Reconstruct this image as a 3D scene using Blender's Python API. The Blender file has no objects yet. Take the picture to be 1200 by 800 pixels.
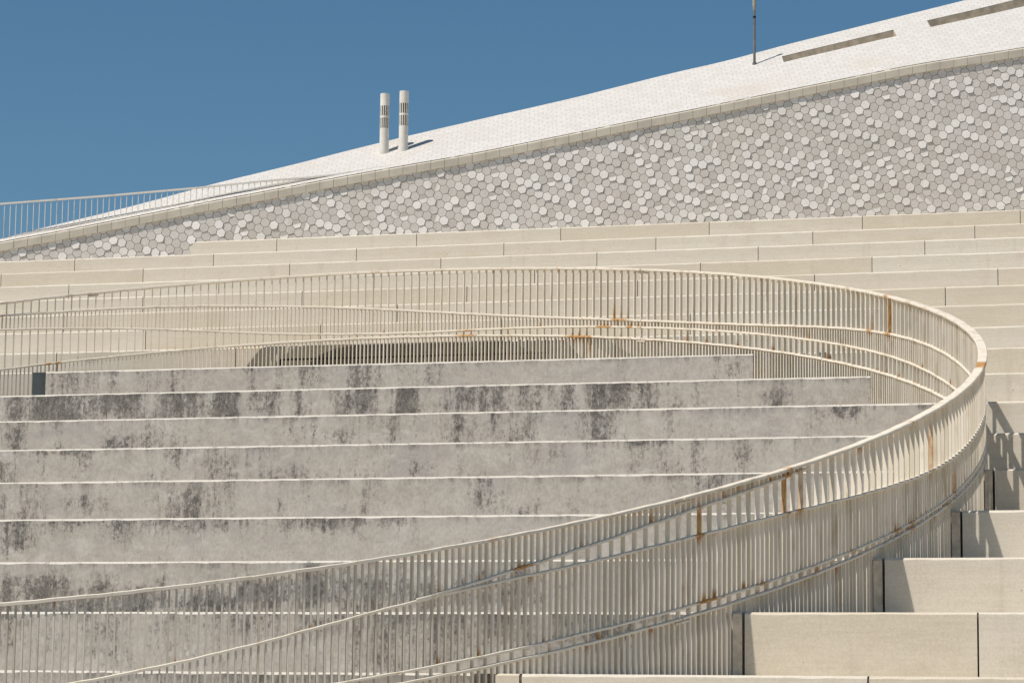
import bpy, math, random
from mathutils import Vector, Matrix, Quaternion
R_ = random.Random(7)
S = bpy.context.scene
COL = S.collection
rad = math.radians

# ------------------------------------------------------------------ helpers
class MB:
    """collects faces; build() links them as ONE mesh object"""
    def __init__(s):
        s.v = []; s.f = []; s.rust = []; s.uv = []; s.tone = []
    def add(s, vs, fs, rust=0.0, uvs=None, tone=None):
        o = len(s.v)
        s.v += [tuple(v) for v in vs]
        s.rust += (rust if isinstance(rust, list) else [rust]*len(vs))
        for i, f in enumerate(fs):
            s.f.append(tuple(o+k for k in f))
            s.uv.append(uvs[i] if uvs else None)
            s.tone.append(tone[i] if isinstance(tone, list) else (tone if tone is not None else 0.5))
    def box(s, c, ax, ay, az, hx, hy, hz, **k):
        c = Vector(c); ax = Vector(ax); ay = Vector(ay); az = Vector(az)
        vs = [c+ax*hx*i+ay*hy*j+az*hz*l for l in (-1, 1) for j in (-1, 1) for i in (-1, 1)]
        s.add(vs, [(0,2,3,1),(4,5,7,6),(0,1,5,4),(2,6,7,3),(0,4,6,2),(1,3,7,5)], **k)
    def abox(s, x0, x1, y0, y1, z0, z1, **k):
        s.box(((x0+x1)/2, (y0+y1)/2, (z0+z1)/2), (1,0,0), (0,1,0), (0,0,1), (x1-x0)/2, (y1-y0)/2, (z1-z0)/2, **k)
    def build(s, name, mat, parent=None, smooth=False, extra=False):
        me = bpy.data.meshes.new(name)
        me.from_pydata(s.v, [], s.f); me.update()
        if extra:
            a = me.attributes.new('rust', 'FLOAT', 'POINT'); a.data.foreach_set('value', s.rust)
            a = me.attributes.new('tone', 'FLOAT', 'FACE'); a.data.foreach_set('value', s.tone)
        if any(u for u in s.uv):
            ul = me.uv_layers.new(name='UVMap')
            for p, u in zip(me.polygons, s.uv):
                if u:
                    for li, q in zip(p.loop_indices, u): ul.data[li].uv = q
        if smooth:
            me.shade_smooth()
        me.materials.append(mat)
        o = bpy.data.objects.new(name, me); COL.objects.link(o)
        if parent: o.parent = parent
        return o

def tag(o, label=None, cat=None, group=None, kind=None):
    if label: o['label'] = label
    if cat: o['category'] = cat
    if group: o['group'] = group
    if kind: o['kind'] = kind
    return o
def empty(name, loc=(0,0,0)):
    o = bpy.data.objects.new(name, None); o.location = (0,0,0); COL.objects.link(o)
    o.empty_display_size = .1
    return o
def interp(t, pts, j=1):
    if t <= pts[0][0]: a, b = pts[0], pts[1]
    elif t >= pts[-1][0]: a, b = pts[-2], pts[-1]
    else:
        for a, b in zip(pts, pts[1:]):
            if a[0] <= t <= b[0]: break
    return a[j]+(b[j]-a[j])*(t-a[0])/(b[0]-a[0])
class Spline:
    """natural cubic through (t, value) knots"""
    def __init__(s, pts):
        s.p = pts; n = len(pts); x = [a for a, _ in pts]; y = [b for _, b in pts]
        h = [x[i+1]-x[i] for i in range(n-1)]
        al = [0]+[3*((y[i+1]-y[i])/h[i]-(y[i]-y[i-1])/h[i-1]) for i in range(1, n-1)]+[0]
        l = [1.]*n; mu = [0.]*n; z = [0.]*n
        for i in range(1, n-1):
            l[i] = 2*(x[i+1]-x[i-1])-h[i-1]*mu[i-1]; mu[i] = h[i]/l[i]; z[i] = (al[i]-h[i-1]*z[i-1])/l[i]
        c = [0.]*n; b = [0.]*n; d = [0.]*n
        for j in range(n-2, -1, -1):
            c[j] = z[j]-mu[j]*c[j+1]; b[j] = (y[j+1]-y[j])/h[j]-h[j]*(c[j+1]+2*c[j])/3; d[j] = (c[j+1]-c[j])/3/h[j]
        s.x, s.y, s.b, s.c, s.d = x, y, b, c, d
    def __call__(s, t):
        t = min(max(t, s.x[0]), s.x[-1])
        i = 0
        while i < len(s.x)-2 and t > s.x[i+1]: i += 1
        q = t-s.x[i]
        return s.y[i]+s.b[i]*q+s.c[i]*q*q+s.d[i]*q**3

# ------------------------------------------------------------------ node helpers
def mat(name):
    m = bpy.data.materials.new(name); m.use_nodes = True
    nt = m.node_tree; nt.nodes.clear()
    out = nt.nodes.new('ShaderNodeOutputMaterial'); b = nt.nodes.new('ShaderNodeBsdfPrincipled')
    nt.links.new(b.outputs[0], out.inputs[0])
    b.inputs['Specular IOR Level'].default_value = .25
    return m, nt, b
class N:
    def __init__(s, nt): s.nt = nt
    def n(s, t, **k):
        o = s.nt.nodes.new('ShaderNode'+t)
        for a, v in k.items(): setattr(o, a, v)
        return o
    def lk(s, a, b): s.nt.links.new(a, b)
    def setin(s, i, v):
        if hasattr(v, 'is_linked') or hasattr(v, 'links'): s.lk(v, i)
        else: i.default_value = v
    def math(s, op, a, b=0.0, clamp=False):
        o = s.n('Math', operation=op, use_clamp=clamp); s.setin(o.inputs[0], a); s.setin(o.inputs[1], b); return o.outputs[0]
    def mix(s, f, a, b, bt='MIX'):
        o = s.n('MixRGB', blend_type=bt); s.setin(o.inputs[0], f); s.setin(o.inputs[1], a); s.setin(o.inputs[2], b); return o.outputs[0]
    def noise(s, vec, scale, detail=4, rough=.55, dist=0):
        o = s.n('TexNoise'); s.setin(o.inputs['Vector'], vec); o.inputs['Scale'].default_value = scale
        o.inputs['Detail'].default_value = detail; o.inputs['Roughness'].default_value = rough; o.inputs['Distortion'].default_value = dist
        return o.outputs[0]
    def map(s, vec, scale=(1,1,1), loc=(0,0,0)):
        o = s.n('Mapping'); s.lk(vec, o.inputs[0]); o.inputs['Scale'].default_value = scale; s.setin(o.inputs['Location'], loc); return o.outputs[0]
    def ramp(s, f, a, b, ca=0., cb=1.):
        o = s.n('MapRange'); o.interpolation_type = 'SMOOTHSTEP'; s.setin(o.inputs[0], f)
        for i, v in zip((1,2,3,4), (a,b,ca,cb)): s.setin(o.inputs[i], v)
        return o.outputs[0]
    def attr(s, name, typ='GEOMETRY'):
        o = s.n('Attribute', attribute_type=typ, attribute_name=name); return o.outputs['Fac']
    def bump(s, h, st, dist, b):
        o = s.n('Bump'); o.inputs['Strength'].default_value = st; o.inputs['Distance'].default_value = dist
        s.lk(h, o.inputs['Height']); s.lk(o.outputs[0], b.inputs['Normal'])
def rgb(*c): return (c[0], c[1], c[2], 1)

# cream precast concrete
def make_cream():
    m, nt, b = mat('cream_precast_concrete'); g = N(nt)
    pos = g.n('NewGeometry').outputs['Position']; oi = g.n('ObjectInfo').outputs['Random']
    off = g.n('CombineXYZ'); g.lk(g.math('MULTIPLY', oi, 40.), off.inputs[0]); g.lk(g.math('MULTIPLY', oi, 17.), off.inputs[2])
    p = g.n('VectorMath', operation='ADD'); g.lk(pos, p.inputs[0]); g.lk(off.outputs[0], p.inputs[1]); p = p.outputs[0]
    base = g.mix(g.ramp(oi, 0, 1), rgb(.565,.48,.36), rgb(.685,.635,.55))
    cloud = g.noise(g.map(p, (1,1,2)), 1.3, 5, .6)
    base = g.mix(g.ramp(cloud, .3, .75, 0, .55), base, rgb(.71,.65,.53))
    ochre = g.noise(g.map(p, (1,1,1.6)), 2.6, 4, .6)
    base = g.mix(g.ramp(ochre, .52, .74, 0, .55), base, rgb(.53,.44,.315))
    uvs = g.n('SeparateXYZ'); g.lk(g.n('UVMap').outputs[0], uvs.inputs[0])
    bw = g.math('ADD', uvs.outputs[1], g.math('MULTIPLY', g.noise(g.map(p, (1,1,1)), 2.0, 2), .05))
    band = g.math('MULTIPLY', g.ramp(bw, .74, .765), g.ramp(bw, .985, .97))
    base = g.mix(g.math('MULTIPLY', band, .35), base, rgb(.56,.50,.40))
    foot = g.math('MULTIPLY', g.ramp(uvs.outputs[1], .25, .0), g.ramp(cloud, .4, .65))
    base = g.mix(g.math('MULTIPLY', foot, .4), base, rgb(.52,.43,.30))
    grain = g.noise(g.map(p, (1.5,1,26)), 2.2, 4, .65)
    base = g.mix(.30, base, g.mix(g.ramp(grain, .3, .7), rgb(.50,.45,.37), rgb(.66,.60,.51)))
    wst = g.noise(g.map(p, (7,1,.5)), 1.0, 5, .7)
    base = g.mix(g.ramp(wst, .56, .74, 0, .36), base, rgb(.42,.36,.28))
    scf = g.noise(g.map(p, (1,1,2)), 5.5, 6, .75, .6)
    base = g.mix(g.ramp(scf, .60, .72, 0, .35), base, rgb(.44,.39,.32))
    fine = g.noise(p, 60, 3, .7)
    base = g.mix(.22, base, g.mix(g.ramp(fine, .3, .7), rgb(.40,.36,.29), rgb(.72,.67,.57)))
    vor = g.n('TexVoronoi'); g.lk(p, vor.inputs['Vector']); vor.inputs['Scale'].default_value = 9
    pit = g.ramp(vor.outputs['Distance'], .03, .09, 1, 0)
    pit = g.math('MULTIPLY', pit, g.ramp(g.noise(p, 3, 2), .5, .62))
    base = g.mix(g.math('MULTIPLY', pit, .75), base, rgb(.16,.12,.08))
    g.lk(base, b.inputs['Base Color']); b.inputs['Roughness'].default_value = .85
    g.bump(g.mix(.5, fine, cloud), .35, .004, b)
    return m
# old grey cast concrete with black lichen; amount per tier from the object's "stain"
def make_grey():
    m, nt, b = mat('stained_grey_concrete'); g = N(nt)
    pos = g.n('NewGeometry').outputs['Position']
    uv = g.n('UVMap').outputs[0]
    st = g.attr('stain', 'OBJECT'); sd = g.attr('seed', 'OBJECT')
    off = g.n('CombineXYZ'); g.lk(g.math('MULTIPLY', sd, 31.7), off.inputs[0]); g.lk(g.math('MULTIPLY', sd, 5.3), off.inputs[2])
    p = g.n('VectorMath', operation='ADD'); g.lk(pos, p.inputs[0]); g.lk(off.outputs[0], p.inputs[1]); p = p.outputs[0]
    sx = g.n('SeparateXYZ'); g.lk(uv, sx.inputs[0]); u = sx.outputs[0]; v = sx.outputs[1]   # v = 0 foot .. 1 top of the riser
    tone = g.noise(g.map(p, (.7,1,2.2)), 1.1, 5, .6)
    base = g.mix(g.ramp(tone, .3, .7), rgb(.425,.378,.315), rgb(.495,.455,.40))
    warm = g.noise(g.map(p, (.8,1,1.2)), .9, 4, .55)
    base = g.mix(g.ramp(warm, .54, .75, 0, .6), base, rgb(.385,.335,.255))
    mott = g.noise(g.map(p, (1,1,1.2)), 7, 6, .7, .4)
    base = g.mix(.5, base, g.mix(g.ramp(mott, .3, .72), rgb(.32,.288,.25), rgb(.55,.51,.455)))
    fine = g.noise(g.map(p, (1,1,.6)), 45, 4, .75)
    base = g.mix(.28, base, g.mix(g.ramp(fine, .3, .7), rgb(.2,.19,.17), rgb(.52,.5,.46)))
    pur = g.noise(g.map(p, (.9,1,1.6)), 1.7, 5, .65, .5)
    base = g.mix(g.ramp(pur, .50, .70, 0, .5), base, rgb(.335,.31,.30))
    # light lime bloom
    lime = g.noise(g.map(p, (1,1,1.4)), 3.4, 5, .7, .8)
    base = g.mix(g.ramp(lime, .54, .70, 0, .5), base, rgb(.55,.535,.50))
    # black lichen patches with granular, streaked edges
    strk = g.noise(g.map(p, (10,1,.7)), 1.0, 5, .7, .3)
    blot = g.noise(g.map(p, (1.5,1,1.2)), 3.2, 6, .75, .3)
    spk = g.noise(g.map(p, (1,1,.7)), 30, 6, .85)
    di = g.attr('rust')
    s = g.math('ADD', g.math('MULTIPLY', g.math('SUBTRACT', strk, .5), 1.45), g.math('MULTIPLY', g.math('SUBTRACT', blot, .5), 1.1))
    s = g.math('ADD', s, g.math('MULTIPLY', g.math('SUBTRACT', spk, .5), 2.2))
    s = g.math('ADD', s, g.math('MULTIPLY', di, .74))
    s = g.math('ADD', s, g.math('MULTIPLY', st, .06))
    dark = g.ramp(s, .36, .70)
    s2 = g.ramp(s, .14, .50, 0, .46)
    base = g.mix(s2, base, rgb(.20,.18,.16))
    gran = g.noise(g.map(p, (1,1,.7)), 70, 4, .85)
    gran2 = g.noise(g.map(p, (1.2,1,.9)), 11, 5, .75)
    dark = g.math('MULTIPLY', dark, g.ramp(g.math('ADD', g.math('MULTIPLY', gran, .5), g.math('MULTIPLY', gran2, .5)), .36, .60, .22, 1.))
    base = g.mix(g.math('MULTIPLY', dark, .88), base, rgb(.052,.047,.043))
    # dirty drip line right under the nosing
    drip = g.math('MULTIPLY', g.ramp(v, .80, .97), g.ramp(g.math('ADD', strk, g.math('MULTIPLY', spk, .4)), .62, .86))
    base = g.mix(g.math('MULTIPLY', drip, .55), base, rgb(.10,.095,.088))
    # up-facing nosing and tread painted paler, as the sun catches them
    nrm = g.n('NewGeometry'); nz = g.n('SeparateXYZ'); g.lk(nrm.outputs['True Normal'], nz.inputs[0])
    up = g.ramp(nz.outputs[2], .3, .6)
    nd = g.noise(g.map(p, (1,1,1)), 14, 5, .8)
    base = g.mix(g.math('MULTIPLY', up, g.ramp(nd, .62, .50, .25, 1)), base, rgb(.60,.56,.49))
    g.lk(base, b.inputs['Base Color']); b.inputs['Roughness'].default_value = .9
    g.bump(g.mix(.5, fine, mott), .4, .005, b)
    return m
# off-white painted steel with grime and rust
def make_paint(name, col=(.715,.645,.535)):
    m, nt, b = mat(name); g = N(nt)
    pos = g.n('NewGeometry').outputs['Position']
    tone = g.attr('tone'); r = g.attr('rust')
    base = g.mix(g.ramp(tone, 0, 1), rgb(col[0]*.86, col[1]*.85, col[2]*.80), rgb(min(1,col[0]*1.1), min(1,col[1]*1.1), min(1,col[2]*1.12)))
    gr = g.noise(g.map(pos, (6,6,1.6)), 1.6, 5, .65)
    base = g.mix(g.ramp(gr, .50, .74, 0, .62), base, rgb(.43,.325,.195))
    sp = g.noise(g.map(pos, (3,3,1.2)), 9, 4, .7)
    fl = g.ramp(sp, .70, .78, 0, .8)
    base = g.mix(fl, base, rgb(.24,.115,.04))
    rn = g.noise(g.map(pos, (10,10,3)), 4, 5, .7)
    rf = g.ramp(g.math('ADD', g.math('MULTIPLY', r, 1.1), g.math('MULTIPLY', rn, .55)), .55, 1.05)
    rc = g.mix(g.ramp(rn, .4, .62), rgb(.53,.30,.08), rgb(.36,.145,.035))
    base = g.mix(g.math('MULTIPLY', rf, .93), base, rc)
    g.lk(base, b.inputs['Base Color']); b.inputs['Roughness'].default_value = .55
    g.bump(sp, .15, .002, b)
    return m
def make_tile():
    m, nt, b = mat('glazed_ceramic_tile'); g = N(nt)
    pos = g.n('NewGeometry').outputs['Position']; tone = g.attr('tone')
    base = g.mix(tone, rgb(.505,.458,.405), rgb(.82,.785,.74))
    cl = g.noise(g.map(pos, (1,1,1)), .55, 4, .6)
    base = g.mix(g.ramp(cl, .5, .75, 0, .45), base, rgb(.60,.555,.475))
    vs_ = g.noise(g.map(pos, (4,4,.45)), 1.0, 5, .7)
    base = g.mix(g.ramp(vs_, .55, .75, 0, .4), base, rgb(.47,.42,.35))
    fi = g.noise(pos, 30, 4, .7)
    base = g.mix(.16, base, g.mix(g.ramp(fi, .3, .7), rgb(.45,.43,.40), rgb(.9,.88,.85)))
    g.lk(base, b.inputs['Base Color']); b.inputs['Roughness'].default_value = .8
    b.inputs['Specular IOR Level'].default_value = .1
    return m
def make_roof():
    m, nt, b = mat('white_roof_tile'); g = N(nt)
    pos = g.n('NewGeometry').outputs['Position']; uv = g.n('UVMap').outputs[0]
    br = g.n('TexBrick'); wob = g.n('TexNoise'); g.lk(uv, wob.inputs['Vector']); wob.inputs['Scale'].default_value = 5.; wob.inputs['Detail'].default_value = 3
    wa = g.n('VectorMath', operation='SCALE'); g.lk(wob.outputs['Color'], wa.inputs[0]); wa.inputs['Scale'].default_value = .10
    wv = g.n('VectorMath', operation='ADD'); g.lk(uv, wv.inputs[0]); g.lk(wa.outputs[0], wv.inputs[1]); g.lk(wv.outputs[0], br.inputs['Vector'])
    br.inputs['Color1'].default_value = rgb(.625,.60,.56); br.inputs['Color2'].default_value = rgb(.565,.54,.50)
    br.inputs['Mortar'].default_value = rgb(.455,.43,.39)
    br.inputs['Scale'].default_value = 1; br.inputs['Mortar Size'].default_value = .006; br.inputs['Mortar Smooth'].default_value = .3
    br.inputs['Brick Width'].default_value = .15; br.inputs['Row Height'].default_value = .13; br.inputs['Bias'].default_value = -.2
    cl = g.noise(pos, .8, 5, .62)
    base = g.mix(g.ramp(cl, .48, .75, 0, .42), br.outputs[0], rgb(.53,.46,.37))
    sp = g.noise(g.map(uv, (3,3,3)), 5, 5, .7)
    base = g.mix(g.ramp(sp, .64, .76, 0, .4), base, rgb(.42,.35,.27))
    st = g.noise(g.map(uv, (2.5,.3,1)), 1.3, 4, .6)
    base = g.mix(g.ramp(st, .58, .74, 0, .35), base, rgb(.56,.51,.44))
    g.lk(base, b.inputs['Base Color']); b.inputs['Roughness'].default_value = .5
    vr = g.n('TexVoronoi'); g.lk(g.map(uv, (7,8,1)), vr.inputs['Vector']); vr.inputs['Scale'].default_value = 1
    g.bump(g.math('ADD', g.math('MULTIPLY', br.outputs['Fac'], -1.), g.math('MULTIPLY', vr.outputs['Distance'], .8)), .35, .010, b)
    return m
def make_plain(name, c, rough=.7, metal=0., var=.25, sc=8):
    m, nt, b = mat(name); g = N(nt)
    pos = g.n('NewGeometry').outputs['Position']
    n = g.noise(pos, sc, 5, .65)
    base = g.mix(g.ramp(n, .3, .7), rgb(*[x*(1-var) for x in c]), rgb(*[min(1, x*(1+var*.6)) for x in c]))
    g.lk(base, b.inputs['Base Color']); b.inputs['Roughness'].default_value = rough; b.inputs['Metallic'].default_value = metal
    g.bump(n, .15, .004, b)
    return m
M_cream = make_cream(); M_grey = make_grey(); M_paint = make_paint('cream_painted_steel')
M_rail2 = make_paint('roof_rail_paint', (.70,.67,.62))
M_tile = make_tile(); M_roof = make_roof()
M_mortar = make_plain('dark_tile_joint', (.13,.115,.10), .9)
M_cope = make_plain('coping_concrete', (.54,.49,.405), .8, var=.12, sc=3)
M_slot = make_plain('brown_grey_slot_lining', (.50,.43,.33), .85, var=.3, sc=5)
M_white = make_plain('white_painted_pipe', (.74,.70,.63), .5, var=.10, sc=6)
M_pole = make_plain('grey_galvanised_steel', (.20,.19,.175), .5, .3)
M_lamp = make_plain('pale_lamp_housing', (.33,.30,.25), .6)
M_black = make_plain('black_gap_frame', (.012,.011,.010), .8)
M_bluegrey = make_plain('dark_blue_grey', (.055,.066,.070), .7, var=.25, sc=5)
M_fill = make_plain('brown_grey_concrete', (.60,.515,.40), .9, sc=14)
M_ground = make_plain('ground_paving', (.30,.28,.25), .9, sc=2)
M_riser_shade = make_plain('shaded_riser_grey', (.21,.195,.17), .9, var=.4, sc=4)
M_sleeve = make_plain('pipe_shade_dark', (.05,.045,.04), .9)
M_void = make_plain('shadowed_subbase', (.14,.13,.115), .95)

# ------------------------------------------------------------------ terraces
HX = [-11.45, -11.17, -10.94, -10.64, -7.95, -7.62, -8.15]
D, H, Y0, Z0 = 1.45235, .45, 16.9753, .27111
CX, CY, RR = -9.932, 22.595, 7.505           # the round railing's plan circle
def ty(k): return Y0+D*k
def tz(k): return Z0+H*k
NOSE = .0155
def circ_x(y, r, side):
    q = r*r-(y-CY)**2
    return CX+side*math.sqrt(q) if q > 0 else None
BL = 2.333                                   # length of one precast block
JOINT0 = {16:-15.33, 15:-15.85, 14:-16.38, 13:-16.90, 12:-17.43, 11:-17.92, 10:-6.77, 9:-14.35, 8:-1.2, 7:-.9, 6:-1.3,
          5:-1.1, 4:-0.9, 3:-.7, 2:-1.0, 1:-2.0-7*BL, 0:-2.52-6*BL, -1:-16.8}
def wall_x(y):                               # where the tiled wall's face crosses depth y
    s, c = math.sin(.27748), math.cos(.27748)
    r = (y-c*43.2)/s
    return c*r-s*43.2
# where black lichen has settled on each grey tier: (x0, x1, low, high, strength)
DIRT = {
8: [(-13.14, -13.05, 0, 1, 0.7), (-12.95, -12.78, 0.1, 1, 0.55), (-12.53, -12.4, 0.1, 1, 0.6), (-12.22, -12.09, 0, 1, 0.85), (-11.26, -11.13, 0, 1, 0.95), (-10.95, -10.85, 0, 1, 0.5), (-10.68, -10.27, 0.3, 1, 0.5), (-10.12, -9.67, 0.1, 1, 0.6), (-9.42, -8.92, 0.3, 1, 0.35), (-5.85, -5.56, 0.2, 0.9, 0.4)] ,
7: [(-13.51, -13.16, 0.4, 1, 0.7), (-13.18, -12.55, 0.25, 1, 0.95), (-12.71, -12.63, 0, 1, 1.0), (-12.43, -11.9, 0.45, 1, 0.9), (-12.25, -11.6, 0, 0.6, 0.55), (-11.65, -11.15, 0.3, 1, 0.75), (-11.07, -10.71, 0.2, 1, 0.85), (-10.71, -10.27, 0.4, 1, 0.5), (-10.23, -9.97, 0.2, 1, 0.6), (-9.98, -9.93, 0, 1, 0.8), (-9.65, -9.36, 0.1, 1, 0.75), (-9.43, -9.22, 0, 1, 1.0), (-8.99, -8.77, 0, 1, 1.15), (-8.47, -7.72, 0.35, 1, 0.65), (-7.94, -7.74, 0.3, 1, 0.7), (-7.72, -7.36, 0.3, 1, 0.5), (-7.26, -7.06, 0.2, 1, 0.8), (-6.95, -6.4, 0.3, 1, 0.85), (-6.4, -6.2, 0.2, 1, 0.8), (-6.16, -6.04, 0.3, 1, 0.7), (-5.95, -5.82, 0.3, 0.95, 0.65), (-5.07, -4.81, 0.2, 0.8, 0.6)] ,
6: [(-12.83, -12.71, 0, 1, 0.8), (-12.75, -12.56, 0.1, 0.9, 0.75), (-12.3, -12.06, 0.1, 0.5, 0.45), (-11.68, -11.39, 0, 0.6, 0.85), (-11.39, -10.87, 0.1, 0.9, 0.5), (-9.72, -9.58, 0.3, 0.9, 0.35), (-9.22, -8.86, 0, 0.8, 0.5), (-8.68, -8.45, 0.2, 1, 0.55), (-8.19, -7.31, 0.3, 1, 0.5), (-7.31, -7.09, 0.3, 0.9, 0.6), (-6.74, -6.44, 0.1, 1, 0.5), (-6.53, -6.27, 0.1, 1, 0.65), (-5.85, -5.68, 0.2, 1, 0.4), (-4.27, -3.86, 0.7, 1, 0.6)] ,
5: [(-11.82, -11.18, 0.9, 1, 0.9), (-11.64, -11.53, 0.3, 0.7, 0.6), (-11.2, -11.18, 0.6, 1, 0.9), (-10.49, -10.33, 0.2, 0.6, 0.7), (-10.38, -10.07, 0.7, 1, 0.6), (-10.03, -9.42, 0.2, 0.9, 0.4), (-9.42, -8.9, 0.1, 0.6, 0.5), (-8.86, -8.48, 0, 0.3, 0.85), (-8.56, -8.18, 0.25, 0.5, 0.65), (-7.93, -7.72, 0.3, 0.6, 0.5), (-7.34, -7.05, 0, 0.4, 0.5), (-5.96, -5.28, 0.9, 1, 0.9), (-6.89, -6.32, 0.5, 0.9, 0.45), (-5.75, -5.04, 0.2, 1, 0.35), (-4.8, -4.57, 0.5, 0.9, 0.6)] ,
4: [(-11.11, -11.0, 0, 1, 1.0), (-11.01, -10.91, 0.2, 0.8, 0.6), (-10.71, -10.29, 0.3, 0.8, 0.5), (-9.75, -9.3, 0, 0.95, 0.6), (-9.63, -9.5, 0, 1, 0.6), (-9.17, -9.08, 0, 1, 0.85), (-8.69, -8.56, 0.2, 0.9, 0.45), (-7.88, -7.72, 0.2, 0.8, 0.4), (-6.82, -6.63, 0.3, 1, 0.75), (-6.67, -6.55, 0.2, 0.9, 0.5), (-6.47, -6.28, 0.1, 0.5, 0.75), (-5.56, -5.41, 0.1, 0.6, 0.4), (-4.96, -4.37, 0.4, 1, 0.5)] ,
3: [(-10.62, -10.26, 0.35, 1, 0.7), (-10.5, -10.44, 0.2, 1, 0.6), (-10.62, -8.05, 0.82, 1, 0.55), (-9.67, -9.31, 0.6, 1, 0.65), (-9.04, -8.47, 0.7, 1, 0.7), (-8.2, -7.3, 0.75, 1, 0.75), (-7.3, -6.93, 0.85, 1, 0.7), (-7.26, -7.15, 0.2, 0.6, 0.4)] ,
2: [(-9.88, -9.66, 0, 0.85, 1.05), (-9.69, -9.29, 0, 0.8, 1.0), (-9.55, -9.42, 0, 0.9, 0.6), (-9.29, -8.89, 0, 0.6, 0.75), (-9.08, -8.89, 0.2, 0.85, 0.9), (-8.85, -8.42, 0, 0.6, 0.9), (-8.6, -8.31, 0.2, 0.75, 0.6), (-8.42, -7.81, 0, 0.5, 0.95), (-7.81, -7.39, 0.1, 0.8, 0.9), (-7.39, -7.0, 0.2, 0.85, 0.8), (-7.0, -6.52, 0.05, 0.8, 0.75), (-6.52, -5.98, 0.1, 0.7, 0.85), (-6.04, -5.37, 0.2, 0.9, 0.8)] ,
1: [(-8.73, -8.56, 0.4, 0.8, 0.4), (-8.46, -8.16, 0.2, 1, 0.45), (-8.19, -8.14, 0.1, 1, 0.6), (-8.02, -7.92, 0.2, 0.95, 0.6), (-7.86, -7.52, 0.3, 1, 0.4), (-7.52, -6.84, 0.5, 1, 0.45), (-6.84, -6.45, 0.6, 1, 0.55), (-6.45, -6.04, 0.2, 0.9, 0.45), (-6.04, -4.98, 0.5, 1, 0.7), (-5.85, -5.47, 0.2, 0.8, 0.6), (-4.98, -4.25, 0.55, 1, 0.75)] ,
0: [(-7.22, -6.92, 0.4, 1, 0.5), (-8.28, -8.03, 0.3, 0.9, 0.35), (-6.92, -5.85, 0.3, 1, 0.4)] ,
}

Q_ = random.Random(3)
for k_ in DIRT:                                  # the same weathering carries on to the left of what the photo shows
    lim = min(d_[0] for d_ in DIRT[k_])
    x_ = lim-.15
    while x_ > -17.6:
        w_ = Q_.uniform(.15, .7); t_ = Q_.random() < .6
        DIRT[k_].append((x_-w_, x_, .35 if t_ else 0, 1 if t_ else .8, Q_.uniform(.4, .95))); x_ -= w_+Q_.uniform(.2, 1.1)
def dirt_at(k, x, v):
    t = 0.
    for a, b, lo, hi, st in DIRT.get(k, ()):
        ex = max(.10, (b-a)*.22); ev = .14
        fx = min(1, max(0, (x-a+ex)/(2*ex)))*min(1, max(0, (b+ex-x)/(2*ex)))
        fv = (1 if lo <= 0 else min(1, max(0, (v-lo+ev)/(2*ev))))*(1 if hi >= 1 else min(1, max(0, (hi+ev-v)/(2*ev))))
        t = max(t, st*fx*fv)
    return t
def block(name, x0, x1, k, parent, material, y1=None, left=None, right=None, gap=.006, dirty=False, yo=0.):
    """a block of tier k; left/right = function of y giving a curved end"""
    yb = ty(k)+yo; ye = (y1 or ty(k+1)+(.117 if k == 8 else 0.))-.004; z1 = tz(k); z0 = z1-H-.012
    n = 10 if (left or right) else 1
    ys = [yb+(ye-yb)*i/n for i in range(n+1)]
    L = [(left(y) if left else x0+gap) for y in ys]; Rr = [(right(y) if right else x1-gap) for y in ys]
    mb = MB()
    # section: foot, riser top, nosing, tread
    y_n = yb+NOSE
    sl = L[0]; sr = Rr[0]
    def uvq(a): return [(p[0], (p[2]-z0)/(z1-z0)) for p in a]
    def quad(a): mb.add(a, [tuple(range(len(a)))], uvs=[uvq(a)])
    # finer riser so that the edge can be very slightly chipped
    m = max(1, int((sr-sl)/.12)); xs = [sl+(sr-sl)*i/m for i in range(m+1)]
    nz = [NOSE*(1+R_.uniform(-.28, .28)) for _ in xs]
    for i in range(m):
        a, b_ = xs[i], xs[i+1]; na, nb = nz[i], nz[i+1]
        if dirty:
            for q in range(6):
                v0, v1 = q/6, (q+1)/6
                zz = [z0+(z1-na-z0)*v0, z0+(z1-nb-z0)*v0, z0+(z1-nb-z0)*v1, z0+(z1-na-z0)*v1]
                pts = [(a,yb,zz[0]),(b_,yb,zz[1]),(b_,yb,zz[2]),(a,yb,zz[3])]
                mb.add(pts, [(0,1,2,3)], uvs=[uvq(pts)], rust=[dirt_at(k,a,v0),dirt_at(k,b_,v0),dirt_at(k,b_,v1),dirt_at(k,a,v1)])
        else: quad([(a,yb,z0),(b_,yb,z0),(b_,yb,z1-nb),(a,yb,z1-na)])
        quad([(a,yb,z1-na),(b_,yb,z1-nb),(b_,y_n,z1),(a,y_n,z1)])
    ys2 = [y_n]+ys[1:]
    for i in range(n):
        quad([(L[i],ys2[i],z1),(Rr[i],ys2[i],z1),(Rr[i+1],ys2[i+1],z1),(L[i+1],ys2[i+1],z1)])
        quad([(L[i],ys[i],z0),(L[i+1],ys[i+1],z0),(Rr[i+1],ys[i+1],z0),(Rr[i],ys[i],z0)])
        quad([(L[i],ys[i],z0),(L[i],ys2[i],z1-(nz[0] if i==0 else 0)),(L[i+1],ys2[i+1],z1),(L[i+1],ys[i+1],z0)])
        quad([(Rr[i],ys[i],z0),(Rr[i+1],ys[i+1],z0),(Rr[i+1],ys2[i+1],z1),(Rr[i],ys2[i],z1-(nz[-1] if i==0 else 0))])
    quad([(L[n],ys[n],z0),(L[n],ys[n],z1),(Rr[n],ys[n],z1),(Rr[n],ys[n],z0)])
    return mb.build(name, material, parent, extra=dirty)

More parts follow.
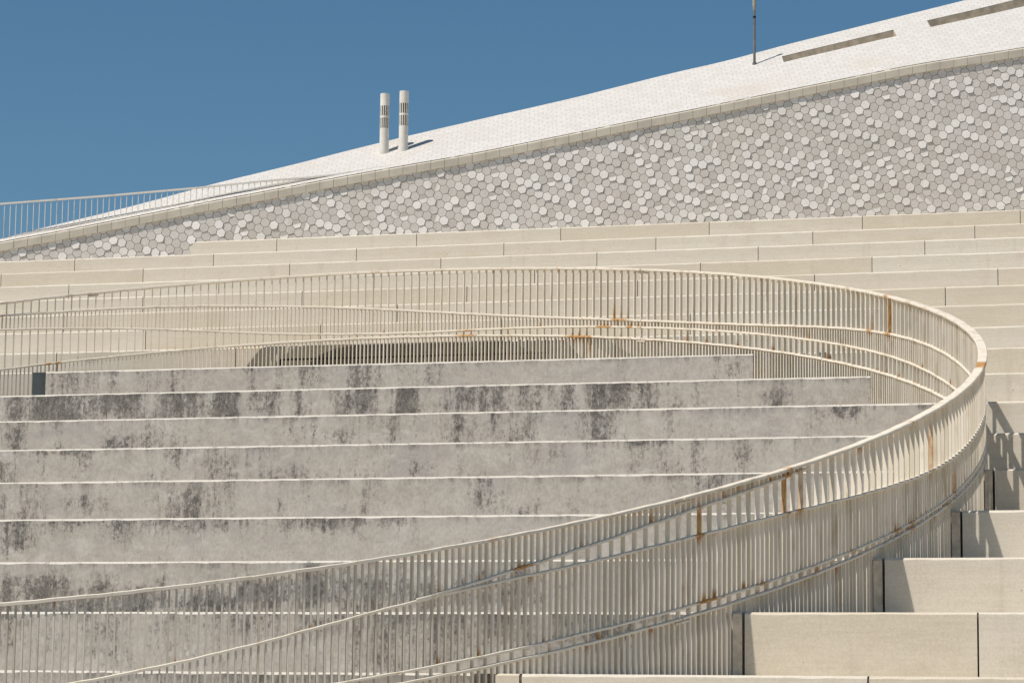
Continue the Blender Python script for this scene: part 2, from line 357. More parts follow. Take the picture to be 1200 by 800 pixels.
ORD = ['topmost','second','third','fourth','fifth','sixth','seventh','eighth','ninth','tenth','eleventh','twelfth','thirteenth',
       'fourteenth','fifteenth','sixteenth','seventeenth','eighteenth']
def joints(k, a, b):
    j = JOINT0[k]
    while j > a: j -= BL
    out = []
    while j < b:
        if j > a+.12 and j < b-.12: out.append(j)
        j += BL
    return [a]+out+[b]
for k in range(-1, 17):
    t = empty('seating_tier')
    if k == 8: T8 = t
    n = 16-k
    if k == 16: lab = 'shortest and topmost cream concrete tier, starting against the foot of the hexagon-tiled wall'
    elif k >= 9: lab = ORD[n]+' cream concrete tier down from the hexagon-tiled wall, made of long jointed blocks'
    elif k >= 5: lab = 'cream tier right of the railing bend, '+ORD[n]+' below the tiled wall'
    elif k == 4: lab = 'shadow-striped cream tier by the railing bend, highest one whose left end block shows'
    elif k == 3: lab = 'railing-shaded cream tier whose end block stands second from top along the railing foot'
    elif k == 2: lab = 'cream tier ending at the railing with a leaning shadow band, no joint in its face'
    elif k == 1: lab = 'cream tier at lower right with one dark vertical joint near the right edge'
    elif k == 0: lab = 'lowest cream tier, only its top edge showing along the bottom right'
    else: lab = 'cream tier below the bottom edge of the view'
    tag(t, lab, 'step', 'cream seating tiers of the amphitheatre')
    xa, xb = -26.0, 5.5
    if k >= 9:
        if k == 16: xa = -16.92
        elif k == 15: xa = wall_x(ty(15))+.3
        else: xa = max(xa, wall_x(ty(k)))
        js = joints(k, xa, xb)
        for a, b_ in zip(js, js[1:]): block('block', a, b_, k, t, M_cream, y1=(ty(16)+6.5 if k == 16 else None), gap=.0045, yo=(-.10 if k == 16 else .12 if k == 9 else 0.))
    else:
        ro = RR+.025
        for side in (1, -1):
            x0 = circ_x(ty(k), ro, side)
            cur = (lambda y, side=side: (circ_x(y, ro, side) if circ_x(y, ro, side) is not None else CX))
            if side == 1:
                capw = .078 if k > 0 else .17
                if k in (8, 7, 6, 5): capw = 0
                xs = x0+capw
                js = joints(k, xs, xb)
                if capw:
                    cap = block('end_block', x0, xs, k, t, M_fill if k > 0 else M_cream, left=(lambda y, x0=x0: x0), right=(lambda y, x1=xs: x1-.012), y1=ty(k)+.35)
                for i, (a, b_) in enumerate(zip(js, js[1:])):
                    if i == 0:
                        block('block', a, b_, k, t, M_cream, left=(lambda y, a=a, cur=cur, k=k: max(a+.006, cur(y)) if y <= CY or y > CY else a), right=(lambda y, x1=b_: x1-.006))
                    else: block('block', a, b_, k, t, M_cream)
            else:
                if k == 8: x0 = -15.3
                js = joints(k, xa, x0)
                for i, (a, b_) in enumerate(zip(js, js[1:])):
                    if i == len(js)-2:
                        block('block', a, b_, k, t, M_cream, left=(lambda y, a=a: a+.006), right=(lambda y, b=b_, cur=cur: min(b, cur(y))))
                    else: block('block', a, b_, k, t, M_cream)
# grey tiers inside the circle
STAIN = {8:.62, 7:1.0, 6:.55, 5:.50, 4:.55, 3:.50, 2:.58, 1:1.0, 0:.45, -1:.5}
ri = RR-.022
for k in range(-1, 9):
    x0 = circ_x(ty(k), ri, -1); x1 = circ_x(ty(k), ri, 1)
    if k == 8: x0 = -13.73
    if x0 is None: continue
    def lf(y, x0=x0):
        c = circ_x(y, ri, -1); return max(x0, c) if c is not None else CX-.05
    def rf(y, x1=x1):
        c = circ_x(y, ri, 1); return min(x1, c) if c is not None else CX+.05
    o = block('concrete_tier', x0, x1, k, None, M_grey, left=lf, right=rf, dirty=True)
    o['stain'] = STAIN[k]; o['seed'] = float(k+3)
    nn = 8-k
    lab = ('topmost stained grey tier inside the railing ring, beside a dark blue-grey end box' if k == 8 else
           'second grey tier inside the railing ring, heavily blackened along its top edge' if k == 7 else
           'stained grey concrete tier inside the railing ring, '+ORD[nn]+' from the top of the grey flight')
    if k == 1: lab = 'grey tier blackened at left, '+ORD[nn]+' of the grey flight, just above the lower front railing'
    if k == 0: lab = 'grey tier seen through the lower front railing bars at bottom left'
    if k == -1: lab = 'grey tier at the bottom edge, below all other grey tiers behind the bars'
    tag(o, lab, 'step', 'stained grey tiers inside the railing ring')
mb = MB(); n = 8
for i in range(n):
    a = -15.6+(-14.1+15.6)*i/n; b_ = -15.6+(-14.1+15.6)*(i+1)/n
    ya = yb = 29.70; z0, z1 = tz(6), 4.02; e = ty(9)-.02
    mb.add([(a,ya,z0),(b_,yb,z0),(b_,yb,z1-.015),(a,ya,z1-.015),(a,ya+.015,z1),(b_,yb+.015,z1),(a,e,z1),(b_,e,z1)], [(0,1,2,3),(3,2,5,4),(4,5,7,6)])
mb.build('block', M_cream, T8)
# dark blue-grey box at the left end of the topmost grey tier
mb = MB(); mb.abox(-13.90, -13.735, ty(8)+.004, ty(8)+.55, tz(7), tz(8)-.004)
tag(mb.build('end_box', M_bluegrey), 'dark blue-grey box at the left end of the topmost grey tier', 'panel')
# thin black hatch outline in the riser behind the railing
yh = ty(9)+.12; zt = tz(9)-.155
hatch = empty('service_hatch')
tag(hatch, 'low hatch outlined in thin black over a painted dark shadow on the riser behind the railing', 'hatch')
mb = MB(); xl, xr = HX[0], HX[6]
mb.abox(xl, xl+.035, yh-.0085, yh-.001, tz(8)+.01, zt-.018); mb.abox(xl, xr, yh-.0085, yh-.001, zt-.018, zt)
mb.build('frame', M_black, hatch)
mb = MB(); zb = tz(8)+.006; ztp = tz(9)-.020  # dark riser patch cut to the railing's cast shadow, shade painted in
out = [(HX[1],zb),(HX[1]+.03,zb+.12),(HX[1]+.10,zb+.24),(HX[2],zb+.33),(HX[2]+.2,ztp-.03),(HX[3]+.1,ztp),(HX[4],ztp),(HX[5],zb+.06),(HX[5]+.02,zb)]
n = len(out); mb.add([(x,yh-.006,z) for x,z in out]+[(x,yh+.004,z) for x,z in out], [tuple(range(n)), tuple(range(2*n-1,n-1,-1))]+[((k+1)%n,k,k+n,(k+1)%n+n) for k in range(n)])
mb.build('panel', M_riser_shade, hatch)

# sloping sub-base under the terraces, ground
mb = MB()
def slab(x0, x1):
    ya, yb = ty(-5), ty(18); za, zb = tz(-5)-.98, tz(18)-.98
    mb.add([(x0,ya,za),(x1,ya,za),(x1,yb,zb),(x0,yb,zb),(x0,ya,za-.3),(x1,ya,za-.3),(x1,yb,zb-.3),(x0,yb,zb-.3)],
           [(0,1,2,3),(4,7,6,5),(0,4,5,1),(2,6,7,3),(0,3,7,4),(1,5,6,2)])
slab(-26, 5.5)
tag(mb.build('terrain_slope', M_void), kind='structure')
mb = MB(); mb.add([(-900,-900,-1.7),(900,-900,-1.7),(900,900,-1.7),(-900,900,-1.7)], [(0,1,2,3)])
tag(mb.build('ground', M_ground), kind='structure')

# ------------------------------------------------------------------ curved railing
def P(th, r, z): a = rad(th); return Vector((CX+r*math.cos(a), CY+r*math.sin(a), z))
def zT(th): a = rad(th); return 2.8441+2.312*math.sin(a)+.0243*math.cos(a)
def zK(th): a = rad(th); return 2.0481+2.3296*math.sin(a)+.0247*math.cos(a)
_M = Spline([(-95,.14),(-80,.19),(-68.8,.286),(-60.2,.395),(-54,.487),(-49.5,.522),(-43,.531),(-36.8,.528),(-30.5,.505),(-17.7,.385),(-11.1,.335),(0,.345),(15.7,.400),
             (24.7,.430),(33.2,.418),(40,.375),(51.5,.270),(60,.221),(66.1,.207),(73,.208),(79.2,.228),(87.4,.290),(95.4,.376),(103.3,.455),(111,.530),(118.5,.585),(126.1,.632),(140,.70),(155,.73)])
_L = Spline([(-95,.075),(-56,.070),(-36.8,.070),(-25,.058),(-15,.045),(-5,.055),(8,.105),(20.9,.152),(33.2,.192),(40,.190),(51.5,.166),(66.1,.130),(79.2,.085),(87.4,.050),(92,.050),
             (97,.072),(103.2,.135),(110.9,.253),(118.5,.370),(126.1,.468),(140,.60),(155,.66)])
_F = Spline([(-60,.40),(-54.4,.487),(-49.5,.550),(-47.2,.585),(-42.3,.645),(-37.7,.700),(-33,.735),(-29,.758),(-26,.770)])
def zM(th): return zK(th)+_M(th)
def zL(th): return zK(th)+_L(th)
def zF(th): return zK(th)+_F(th)
RT = (2.0, zT(2.0))
RUST = [(68.2,4.45,1.0,.035,1.),(69.0,4.52,.35,.10,.9),(67.9,4.55,.3,.16,.8),(70.0,4.36,.9,.03,.9),(71.4,4.2,.3,.22,.85),(72.6,4.28,1.3,.03,.9),(83.7,4.39,1.2,.05,.8),
        (67.2,4.30,.3,.10,1.),(66.2,4.28,.25,.09,.7),(37.6,3.93,.5,.12,.8),(34.6,3.97,.55,.25,1.),(RT[0],RT[1],1.6,.05,1.),
        (-28.2,1.58,.3,.17,1.15),(-29.2,1.58,.3,.17,1.2),(-12.9,2.05,.35,.26,.75),(-35.9,1.30,.3,.12,1.1),(-36.0,1.0,.25,.16,.35),(-35.3,.79,1.0,.03,1.),(-18.8,1.41,1.1,.035,1.),
        (-16.2,1.47,.4,.1,.7),(-8.7,1.87,.3,.15,.9),(-46.9,.96,.9,.03,.9),(-36.9,.8,.15,.2,.5),(121.8,4.06,.35,.2,.8),(120.9,3.97,.3,.2,.9),(-31.5,.93,1.2,.02,.7),
        (-10,1.6,.5,.12,.6),(-23,1.2,.8,.02,.7),(126,4.6,.3,.15,.6)]
def rust(th, z):
    m = 0.
    for a, zz, da, dz, s in RUST:
        q = ((th-a)/da)**2+((z-zz)/dz)**2
        if q < 4: m = max(m, s*math.exp(-q*.7))
    return m
def rail(mb, f, a0, a1, w, h, r=RR, step=.36, dz=0.):
    n = max(2, int((a1-a0)/step)); ring = []
    for i in range(n+1):
        th = a0+(a1-a0)*i/n; z = f(th)+dz+.0012*math.sin(th*1.7)+.001*math.sin(th*4.3+1)
        q = h/2; c = w/2
        e = min(.0055, h*.3)
        ring.append([P(th, r-c, z-q), P(th, r+c, z-q), P(th, r+c, z+q-e), P(th, r+c-e, z+q), P(th, r-c+e, z+q), P(th, r-c, z+q-e)])
    vs = [v for g in ring for v in g]
    rn_ = [R_.random()**9 for _ in ring]
    rs = [max(rust(a0+(a1-a0)*(i//6)/n, v.z), .5*rn_[i//6]) for i, v in enumerate(vs)]
    fs = []
    for i in range(n):
        o = i*6
        for j in range(6):
            k = (j+1) % 6
            fs.append((o+j, o+6+j, o+6+k, o+k))
    fs += [tuple(range(6)), tuple(range(n*6+5, n*6-1, -1))]
    mb.add(vs, fs, rust=rs, tone=.6)
def fin(mb, th, z0, z1, dep=.037, thk=.011, r=RR):
    if z1-z0 < .012: return
    a = rad(th); er = Vector((math.cos(a), math.sin(a), 0)); et = Vector((-math.sin(a), math.cos(a), 0))
    tw = R_.gauss(0, .015); er, et = er*math.cos(tw)+et*math.sin(tw), et*math.cos(tw)-er*math.sin(tw)
    n = max(1, min(6, int((z1-z0)/.09))); c = P(th, r, 0); vs = []; fs = []
    lean = R_.gauss(0, .0012)
    for i in range(n+1):
        z = z0+(z1-z0)*i/n
        cc = c+et*lean*i/n
        for sx, sy in ((-1,-1),(1,-1),(1,1),(-1,1)):
            v = cc+er*(dep/2*sx)+et*(thk/2*sy); vs.append((v.x, v.y, z))
    for i in range(n):
        for j in range(4):
            k = (j+1) % 4; fs.append((i*4+j, i*4+k, i*4+4+k, i*4+4+j))
    fs += [(3,2,1,0), (n*4, n*4+1, n*4+2, n*4+3)]
    rs = [rust(th, v[2])*.78 for v in vs]
    for q in (0, n):
        e = R_.random()**5*.75 if q == 0 else R_.uniform(.0,.30)+R_.random()**7*.4
        for w_ in range(4): rs[q*4+w_] = max(rs[q*4+w_], e)
    if R_.random() < .03:
        e = R_.uniform(.2, .5)
        rs = [max(r_, e*R_.random()) for r_ in rs]
    mb.add(vs, fs, rust=rs, tone=min(1, max(0, R_.gauss(.5, .22))))
A0, A1 = -92., 150.
ring = empty('curved_railing')
tag(ring, 'cream painted steel railing of flat bars sweeping in a ring around the grey tiers, rust-stained', 'railing')
def seg_rails(name, f, a0, a1, w, h, breaks, dz=0.):
    mb = MB(); pts = [a0]+sorted(b for b in breaks if a0 < b < a1)+[a1]
    for i, (p, q) in enumerate(zip(pts, pts[1:])):
        rail(mb, f, p+(.03 if i else 0), q-(.03 if q != a1 else 0), w, h, dz=dz)
    return mb.build(name, M_paint, ring, extra=True)
BR = [-37.1, 14.5, 66.0, 118.]
seg_rails('handrail', zT, A0, A1, .078, .024, BR)
seg_rails('middle_rail', zM, A0, A1, .050, .020, BR+[52.])
seg_rails('lower_rail', zL, A0, A1, .048, .018, BR+[44.5])
seg_rails('floor_rail', zK, A0, A1, .052, .020, BR+[44.5])
mbF = MB(); rail(mbF, zF, -52.5, -27.6, .050, .020); mbF.build('upper_rail', M_paint, ring, extra=True)
for a in BR:
    for f, hh in ((zT, .016), (zK, .014)):
        mb = MB()
        er_ = Vector((math.cos(rad(a)), math.sin(rad(a)), 0)); et_ = Vector((-er_.y, er_.x, .31*math.cos(rad(a)))).normalized()
        mb.box(P(a, RR, f(a)-hh-.012), er_, et_, er_.cross(et_), .024, .06, .008, rust=.35)
        mb.build('splice_plate', M_paint, ring, extra=True)
STEP = math.degrees(.094/RR)
def ground_z(th):
    p = P(th, RR, 0); k = math.floor((p.y-Y0)/D)
    # the bars stand on the tread outside the ring
    return tz(max(-3, min(8, k)))-.62
prim = []; th = A0+.2
while th < A1: prim.append(th); th += STEP
def near_w(th):
    v = P(th, RR, zT(th)); return v.length
shown = sorted([t for t in prim if -75 < t < 127], key=near_w)[:100]; shown = set(shown)
rest = MB(); inf = MB(); skirt = MB()
for th in prim:
    top = zT(th)-.010; bot = zK(th)+.008
    if th in shown:
        mb = MB(); fin(mb, th, bot, top); mb.build('baluster', M_paint, ring, extra=True)
    else: fin(rest, th, bot, top)
    t2 = th+STEP/2
    # infill bars between the middle and the lower rail, and between handrail and upper rail on the near left
    fin(inf, t2, zL(t2)+.006, zM(t2)-.006, dep=.035)
    if t2 < -27.8:
        lo = zF(t2) if t2 > -52.5 else zM(t2)
        fin(inf, t2, lo+.006, zT(t2)-.010, dep=.035)
    for t in (th, t2):
        fin(skirt, t, ground_z(t), zK(t)-.008, dep=.035)
o = rest.build('baluster', M_paint, ring, extra=True); o['kind'] = 'stuff'
o = inf.build('infill_bars', M_paint, ring, extra=True); o['kind'] = 'stuff'
o = skirt.build('lower_screen', M_paint, ring, extra=True); o['kind'] = 'stuff'

# ------------------------------------------------------------------ terminal building: tiled wall, coping, roof
YAW = .2774817
er = Vector((math.cos(YAW), math.sin(YAW), 0)); ef = Vector((-math.sin(YAW), math.cos(YAW), 0)); ez = Vector((0,0,1))
WD = 43.2
def W(r, off, z): return er*r+ef*(WD+off)+ez*z
COPING = [(-10.4,6.92),(-9.045,7.227),(-8.231,7.41),(-8.014,7.458),(-7.361,7.58),(-6.708,7.722),(-6.054,7.859),(-5.645,7.948),(-4.786,8.132),(-3.926,8.302),(-3.297,8.435),(-2.64,8.569),(-2.23,8.646),(-1.599,8.77),(-0.749,8.927),(0.747,9.253),(2.095,9.55),(2.715,9.676),(3.79,9.914),(5.088,10.196),(6.444,10.493),(8.245,10.8),(10.328,11.158)]
RIDGE = [(-10.405,0.02,6.924),(-9.055,0.046,7.249),(-8.254,0.115,7.465),(-7.978,0.238,7.587),(-7.468,0.369,7.749),(-7.038,0.42,7.869),(-6.675,0.471,7.974),(-6.14,0.575,8.14),(-5.874,0.644,8.234),(-5.404,0.761,8.397),(-5.072,0.878,8.53),(-4.772,0.936,8.623),(-4.388,1.0,8.733),(-3.367,1.179,9.039),(-2.869,1.305,9.208),(-1.736,1.55,9.56),(-0.401,1.773,9.941),(0.961,1.879,10.296),(2.851,2.199,10.877),(3.432,2.199,11.006),(4.843,2.486,11.474),(5.214,2.531,11.579),(6.353,2.696,11.921),(7.967,3.067,12.432),(8.907,3.381,12.773),(11.324,4.048,13.576)]
def smooth(f, r, w=.45):
    return sum(f(r+w*i/3.)*g for i, g in ((-3,.06),(-2,.12),(-1,.2),(0,.24),(1,.2),(2,.12),(3,.06)))
def cz(r): return smooth(lambda q: interp(q, COPING), r)
def ro(r): return max(.015, smooth(lambda q: interp(q, RIDGE, 1), r))
def rz(r): return smooth(lambda q: interp(q, RIDGE, 2), r)
def RF(r, v, lift=0.):                 # point on the roof, v = 0 coping .. 1 ridge
    zc = cz(r); o = ro(r)
    p = W(r, o*v, zc+(rz(r)-zc)*v)
    if lift:
        n = Vector((0,0,1))*o-ef*(rz(r)-zc); n.normalize(); p = p+n*lift
    return p
bld = empty('terminal_building')
tag(bld, 'terminal building with grey hexagon-tiled wall and long sloping white tiled roof', 'building')
# backing wall
mb = MB(); ra, rb = -10.2, 10.2; n = 60
for i in range(n):
    a = ra+(rb-ra)*i/n; b_ = ra+(rb-ra)*(i+1)/n
    za, zb = cz(a)-.06, cz(b_)-.06
    vs = [W(a,.03,5.0),W(b_,.03,5.0),W(b_,.03,zb),W(a,.03,za),W(a,.35,5.0),W(b_,.35,5.0),W(b_,.35,zb),W(a,.35,za)]
    fs = [(0,1,2,3),(7,6,5,4)]
    if i == 0: fs.append((0,3,7,4))
    if i == n-1: fs.append((1,5,6,2))
    mb.add(vs, fs)
mb.build('wall', M_mortar, bld)
# hexagon tiles, some flat, some tilted, some folded
mb = MB(); sp = .1405; rot = rad(-16)
av = (math.cos(rot)*sp, math.sin(rot)*sp); bv = (math.cos(rot+rad(60))*sp, math.sin(rot+rad(60))*sp)
apo = sp/2-.0030; cr = apo/math.cos(math.pi/6)
lit = set()
for i in range(-170, 170):
    for j in range(-170, 170):
        r = av[0]*i+bv[0]*j+.03; z = 8.8+av[1]*i+bv[1]*j
        if r < -9.6 or r > 9.6: continue
        if z > cz(r)-.03 or z < 7.25+.052*(r+8.2)-.22: continue
        pb = .52 if r > -1 else .52-.034*(-1-r)
        q = R_.random()
        nb = sum((n_ in lit) for n_ in ((i-1,j),(i,j-1),(i-1,j+1)))
        if q <= pb and nb >= 1 and R_.random() < (.30 if nb == 1 else .85): q = 1.
        if q <= pb: lit.add((i, j))
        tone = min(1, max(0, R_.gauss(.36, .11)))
        hexp = [(cr*math.cos(rot+rad(30+60*k)), cr*math.sin(rot+rad(30+60*k))) for k in range(6)]
        c3 = lambda x, y, d: W(r+x, -d, z+y)
        base = .012
        if q > pb:                                   # flat tile, tiny tilt
            gx, gy = R_.gauss(0, .018), R_.gauss(0, .018); h = .022+R_.uniform(-.004, .004)
            top = [(x, y, h+gx*x+gy*y) for x, y in hexp]
            vs = [c3(*t) for t in top]+[c3(x, y, -.03) for x, y in hexp]
            mb.add(vs, [(0,1,2,3,4,5)]+[((k+1)%6, k, k+6, (k+1)%6+6) for k in range(6)], tone=[tone]+[0.]*6)
        elif q > pb*.24:                             # tilted to the sky
            dr = rad(R_.choice((90,150,90,120,150,180))+R_.uniform(-12, 12)); g = R_.uniform(.05, .12)
            gx, gy = -g*math.cos(dr), -g*math.sin(dr); h = .026
            top = [(x, y, h+gx*x+gy*y) for x, y in hexp]
            vs = [c3(*t) for t in top]+[c3(x, y, -.03) for x, y in hexp]
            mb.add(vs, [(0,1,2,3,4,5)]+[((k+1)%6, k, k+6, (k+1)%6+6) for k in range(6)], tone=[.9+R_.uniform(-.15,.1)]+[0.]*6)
        else:                                        # folded tile: lower half looks up, upper half looks down
            m = R_.choice((0, 0, 1, 5)); h = .018; g = R_.uniform(.08, .18)
            A = hexp[(m) % 6]; B = hexp[(m+3) % 6]
            nx, ny = -(B[1]-A[1]), B[0]-A[0]; L_ = math.hypot(nx, ny); nx /= L_; ny /= L_
            if ny < 0: nx, ny = -nx, -ny
            def hh(x, y):
                d = x*nx+y*ny
                return h+(g*-d if d < 0 else .10*d)
            top = [(x, y, hh(x, y)) for x, y in hexp]
            vs = [c3(*t) for t in top]+[c3(x, y, -.03) for x, y in hexp]
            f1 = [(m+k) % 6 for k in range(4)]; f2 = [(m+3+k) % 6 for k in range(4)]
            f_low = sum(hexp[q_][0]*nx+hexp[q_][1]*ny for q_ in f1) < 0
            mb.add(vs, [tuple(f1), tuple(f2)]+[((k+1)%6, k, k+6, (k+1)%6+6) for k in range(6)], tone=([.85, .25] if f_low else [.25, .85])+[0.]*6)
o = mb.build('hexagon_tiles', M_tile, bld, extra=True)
# coping blocks
mb = MB(); r = -10.0; seg = .222
while r < 10:
    a, b_ = r+.0022, r+seg-.0022; za, zb = cz(a), cz(b_); dd = R_.uniform(-.004, .004)
    h = .132; fr = -.055+dd; e = .012
    sec = lambda q, zc: [W(q,fr,zc-h),W(q,fr,zc-e),W(q,fr+e,zc),W(q,.01,zc+.026),W(q,.28,zc+.026),W(q,.28,zc-h)]
    vs = sec(a, za)+sec(b_, zb)
    mb.add(vs, [(k, (k+1)%6, (k+1)%6+6, k+6)[::-1] for k in range(6)]+[(0,1,2,3,4,5),(11,10,9,8,7,6)])
    r += seg
mb.build('coping', M_cope, bld)
# roof with two long slots cut in it
SL = [(4.50, 6.42, .62, .76), (7.02, 9.6, .65, .79)]
cols = sorted(set([round(-10.0+.25*i, 3) for i in range(81)]+[s[0] for s in SL]+[s[1] for s in SL]))
rows = sorted({.0, .2, .4, .55, .85, 1.0} | {s[2] for s in SL} | {s[3] for s in SL})
mb = MB()
def ruv(r, v): return (r, v*math.hypot(ro(r), rz(r)-cz(r)))
for a, b_ in zip(cols, cols[1:]):
    for v0, v1 in zip(rows, rows[1:]):
        mid = (a+b_)/2; vm = (v0+v1)/2
        if any(s[0] < mid < s[1] and s[2] < vm < s[3] for s in SL): continue
        mb.add([RF(a,v0,.03),RF(b_,v0,.03),RF(b_,v1,.03),RF(a,v1,.03)], [(0,1,2,3)], uvs=[[ruv(a,v0),ruv(b_,v0),ruv(b_,v1),ruv(a,v1)]])
    # back of the roof falls away behind the ridge
    pa, pb_ = RF(a,1,.03), RF(b_,1,.03); dn = ef*3.5-ez*1.4
    mb.add([pa, pb_, pb_+dn, pa+dn], [(0,1,2,3)], uvs=[[(a,9),(b_,9),(b_,12),(a,12)]])
    mb.add([pa+dn, pb_+dn, pb_+dn-ez*8, pa+dn-ez*8], [(0,1,2,3)], uvs=[[(a,12),(b_,12),(b_,20),(a,20)]])
roof = mb.build('roof', M_roof, bld)
for s in SL:
    mb = MB(); dep = .12; n = 12
    for i in range(n):
        a = s[0]+(s[1]-s[0])*i/n; b_ = s[0]+(s[1]-s[0])*(i+1)/n
        t0, t1 = RF(a,s[2],.026), RF(b_,s[2],.026); u0, u1 = RF(a,s[3],.026), RF(b_,s[3],.026)
        dz = ez*-dep
        mb.add([t0,t1,t1+dz,t0+dz], [(0,1,2,3)]); mb.add([u0,u1,u1+dz*1.6,u0+dz*1.6], [(3,2,1,0)])
        mb.add([t0+dz,t1+dz,u1+dz*1.6,u0+dz*1.6], [(0,1,2,3)])
        if i == 0: mb.add([t0,t0+dz,u0+dz*1.6,u0], [(0,1,2,3)])
        if i == n-1: mb.add([t1,u1,u1+dz*1.6,t1+dz], [(0,1,2,3)])
    mb.build('roof_slot', M_slot, roof)
# ------------------------------------------------------------------ things on the roof
def vent(r, v, height, radius, lab):
    base = RF(r, v, .03); t = empty('vent_stack'); t.location = base
    tag(t, lab, 'vent', 'white vent stacks on the roof')
    n = 32
    def tube(z0, z1, rr, mb, wall=.006):
        vs = []
        for z, q in ((z0,rr),(z1,rr),(z1,rr-wall),(z0,rr-wall)):
            for i in range(n):
                a = 2*math.pi*i/n; vs.append((q*math.cos(a), q*math.sin(a), z))
        fs = []
        for k in range(4):
            for i in range(n):
                j = (i+1) % n; k2 = (k+1) % 4
                fs.append((k*n+i, k*n+j, k2*n+j, k2*n+i))
        mb.add(vs, fs)
    z = [-.12, height*.41, height*.59, height*.625, height*.80, height]
    for nm, i in (('shaft', 0), ('ring_band', 2), ('shaft', 4)):
        mb = MB(); tube(z[i], z[i+1], radius, mb); mb.build(nm, M_white, t, smooth=False)
    for (a, b_) in ((z[1], z[2]), (z[3], z[4])):
        mb = MB()
        for i in range(14):
            an = 2*math.pi*(i+.5)/14; c = Vector((math.cos(an), math.sin(an), 0)); tt = Vector((-c.y, c.x, 0))
            mb.box(c*(radius-.004)+ez*(a+b_)/2, c, tt, ez, .004, radius*.095, (b_-a)/2+.002)
        mb.build('louvre', M_white, t)
    mb = MB(); tube(z[1]-.03, z[4]+.03, radius*.80, mb, .004); mb.build('shade_sleeve', M_sleeve, t)  # dark sleeve added inside so the slits look shaded
    mb = MB(); tube(-.10, .035, radius+.012, mb, .02); mb.build('base_collar', M_white, t)
    # rain cap closing the top
    mb = MB(); vs = [(radius*math.cos(2*math.pi*i/n), radius*math.sin(2*math.pi*i/n), height) for i in range(n)]+[(radius*math.cos(2*math.pi*i/n), radius*math.sin(2*math.pi*i/n), height+.012) for i in range(n)]
    mb.add(vs, [tuple(range(n))[::-1], tuple(range(n, 2*n))]+[(i, (i+1)%n, (i+1)%n+n, i+n) for i in range(n)])
    mb.build('cap', M_white, t)
vent(-2.14, .599, .965, .076, 'left and slightly shorter white cylindrical vent stack with slotted bands on the roof')
vent(-1.823, .541, .965, .076, 'right white cylindrical vent stack with slotted bands, casting the longer visible shadow')
# lamp mast
def cyl(mb, z0, z1, r0, r1, n=14):
    vs = [(r0*math.cos(2*math.pi*i/n), r0*math.sin(2*math.pi*i/n), z0) for i in range(n)]+[(r1*math.cos(2*math.pi*i/n), r1*math.sin(2*math.pi*i/n), z1) for i in range(n)]
    mb.add(vs, [tuple(range(n))[::-1], tuple(range(n, 2*n))]+[(i, (i+1)%n, (i+1)%n+n, i+n) for i in range(n)])
t = empty('lamp_mast'); t.location = RF(4.027, .737, .03)
tag(t, 'slim grey mast with a pale head standing on the white roof ridge', 'mast')
mb = MB(); cyl(mb, -.05, .93, .023, .021); mb.build('pole', M_pole, t)
mb = MB(); cyl(mb, -.04, .03, .036, .034); mb.build('base_plate', M_pole, t)
mb = MB(); cyl(mb, .80, .83, .026, .026); mb.build('clamp', M_black, t)
mb = MB(); cyl(mb, .93, 1.0, .020, .030); cyl(mb, 1.0, 1.14, .032, .032); mb.build('lamp_head', M_lamp, t)
# roof edge railing at far left
TOPR = [(-9.1,8.0),(-8.278,8.079),(-7.455,8.152),(-6.632,8.224),(-5.808,8.308),(-4.985,8.39),(-3.886,8.519),(-3.474,8.551),(-2.924,8.613),(-2.4,8.690)]
LOWR = [(-9.072,7.289),(-8.092,7.513),(-7.179,7.733),(-6.278,7.911),(-5.8,8.017),(-5.117,8.179),(-4.432,8.331),(-3.5,8.52),(-2.787,8.64),(-2.237,8.733),(-1.715,8.828)]
t = empty('roof_railing')
tag(t, 'thin pale railing along the roof edge at far left, tapering down to the coping', 'railing')
def bar(mb, f, a, b_, hw, hh):
    n = int((b_-a)/.1); ps = []
    for i in range(n+1):
        r = a+(b_-a)*i/n; z = smooth(f, r, .3)
        ps += [W(r,.12-hw,z-hh),W(r,.12+hw,z-hh),W(r,.12+hw,z+hh),W(r,.12-hw,z+hh)]
    fs = [(0,1,2,3),(n*4+3,n*4+2,n*4+1,n*4)]
    for i in range(n):
        for j in range(4): fs.append((i*4+j, i*4+4+j, i*4+4+(j+1)%4, i*4+(j+1)%4))
    mb.add(ps, fs)
ft = lambda r: interp(r, TOPR); fl = lambda r: interp(r, LOWR)
mb = MB(); bar(mb, ft, -9.0, -2.45, .020, .013); mb.build('handrail', M_rail2, t, extra=True)
mb = MB(); bar(mb, fl, -9.0, -1.75, .016, .009); mb.build('bottom_rail', M_rail2, t, extra=True)
r = -8.95; i = 0
while r < -3.0:
    z0, z1 = fl(r), ft(r)
    if z1-z0 > .03:
        mb = MB(); mb.box(W(r,.12,(z0+z1)/2), er, ef, ez, .0052, .009, (z1-z0)/2); mb.build('baluster', M_rail2, t, extra=True)
    if i % 10 == 2:
        mb = MB(); mb.box(W(r,.12,z0-.05), er, ef, ez, .012, .012, .05); mb.build('foot', M_fill, t)
    r += .0935; i += 1

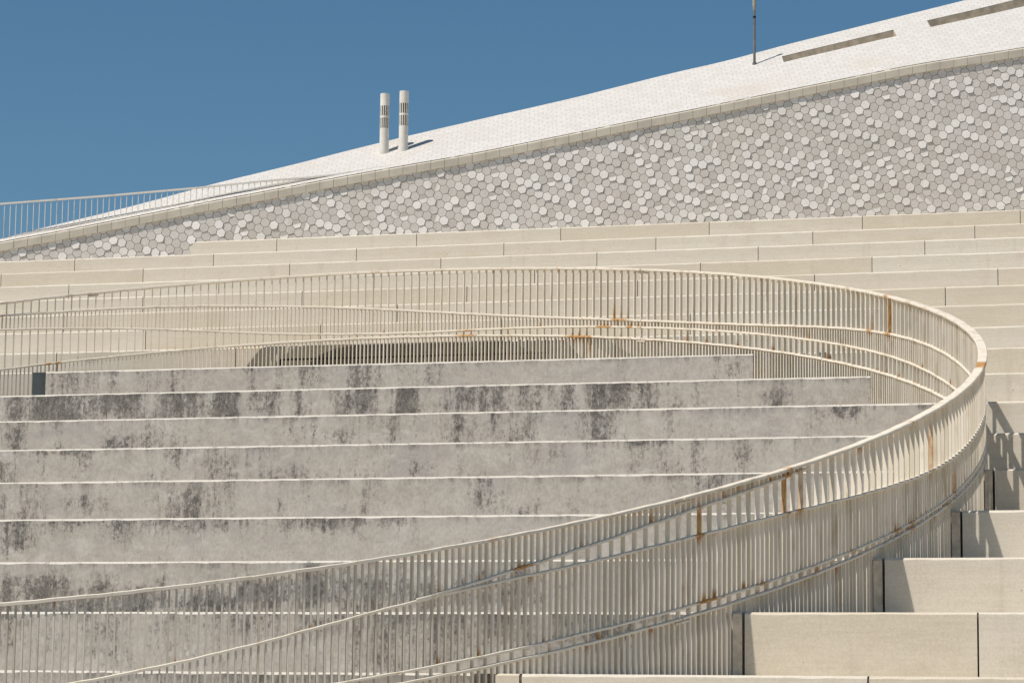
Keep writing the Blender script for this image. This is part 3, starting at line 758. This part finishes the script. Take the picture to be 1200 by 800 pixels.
# ------------------------------------------------------------------ light, sky, camera
Ls = Vector((-.372,-.365,.853)).normalized()
sun = bpy.data.lights.new('sun', 'SUN'); sun.energy = 4.8; sun.angle = rad(.55); sun.color = (1.0,.932,.845)
so = bpy.data.objects.new('sun', sun); COL.objects.link(so); so.rotation_euler = (-Ls).to_track_quat('-Z','Y').to_euler(); so.location = (0,0,40)
w = bpy.data.worlds.new('World'); S.world = w; w.use_nodes = True
nt = w.node_tree; bg = nt.nodes['Background']
sky = nt.nodes.new('ShaderNodeTexSky'); sky.sky_type = 'NISHITA'; sky.sun_disc = False
sky.sun_elevation = math.asin(Ls.z); sky.sun_rotation = math.atan2(Ls.x, Ls.y)
sky.altitude = 0; sky.air_density = 1.0; sky.dust_density = .4; sky.ozone_density = 5.0
hs = nt.nodes.new('ShaderNodeHueSaturation'); hs.inputs['Hue'].default_value = .4885; hs.inputs['Saturation'].default_value = 1.13; hs.inputs['Value'].default_value = 1.2
nt.links.new(sky.outputs[0], hs.inputs['Color']); nt.links.new(hs.outputs[0], bg.inputs[0]); bg.inputs[1].default_value = .06

cam = bpy.data.cameras.new('camera'); cam.sensor_width = 36; cam.lens = 3200/1200*36; cam.clip_start = .1; cam.clip_end = 3000
co = bpy.data.objects.new('camera', cam); COL.objects.link(co); S.camera = co
yaw, pit, rol = .2774817, .13625, .011423
fw = Vector((-math.sin(yaw)*math.cos(pit), math.cos(yaw)*math.cos(pit), math.sin(pit)))
r0 = Vector((math.cos(yaw), math.sin(yaw), 0)); u0 = r0.cross(fw)
Rv = r0*math.cos(rol)+u0*math.sin(rol); Uv = -r0*math.sin(rol)+u0*math.cos(rol)
co.matrix_world = Matrix(((Rv.x,Uv.x,-fw.x,0),(Rv.y,Uv.y,-fw.y,0),(Rv.z,Uv.z,-fw.z,0),(0,0,0,1)))
S.view_settings.view_transform = 'Standard'; S.view_settings.look = 'None'
S.view_settings.exposure = .02; S.view_settings.gamma = 1
S.render.resolution_x = 1024; S.render.resolution_y = 682
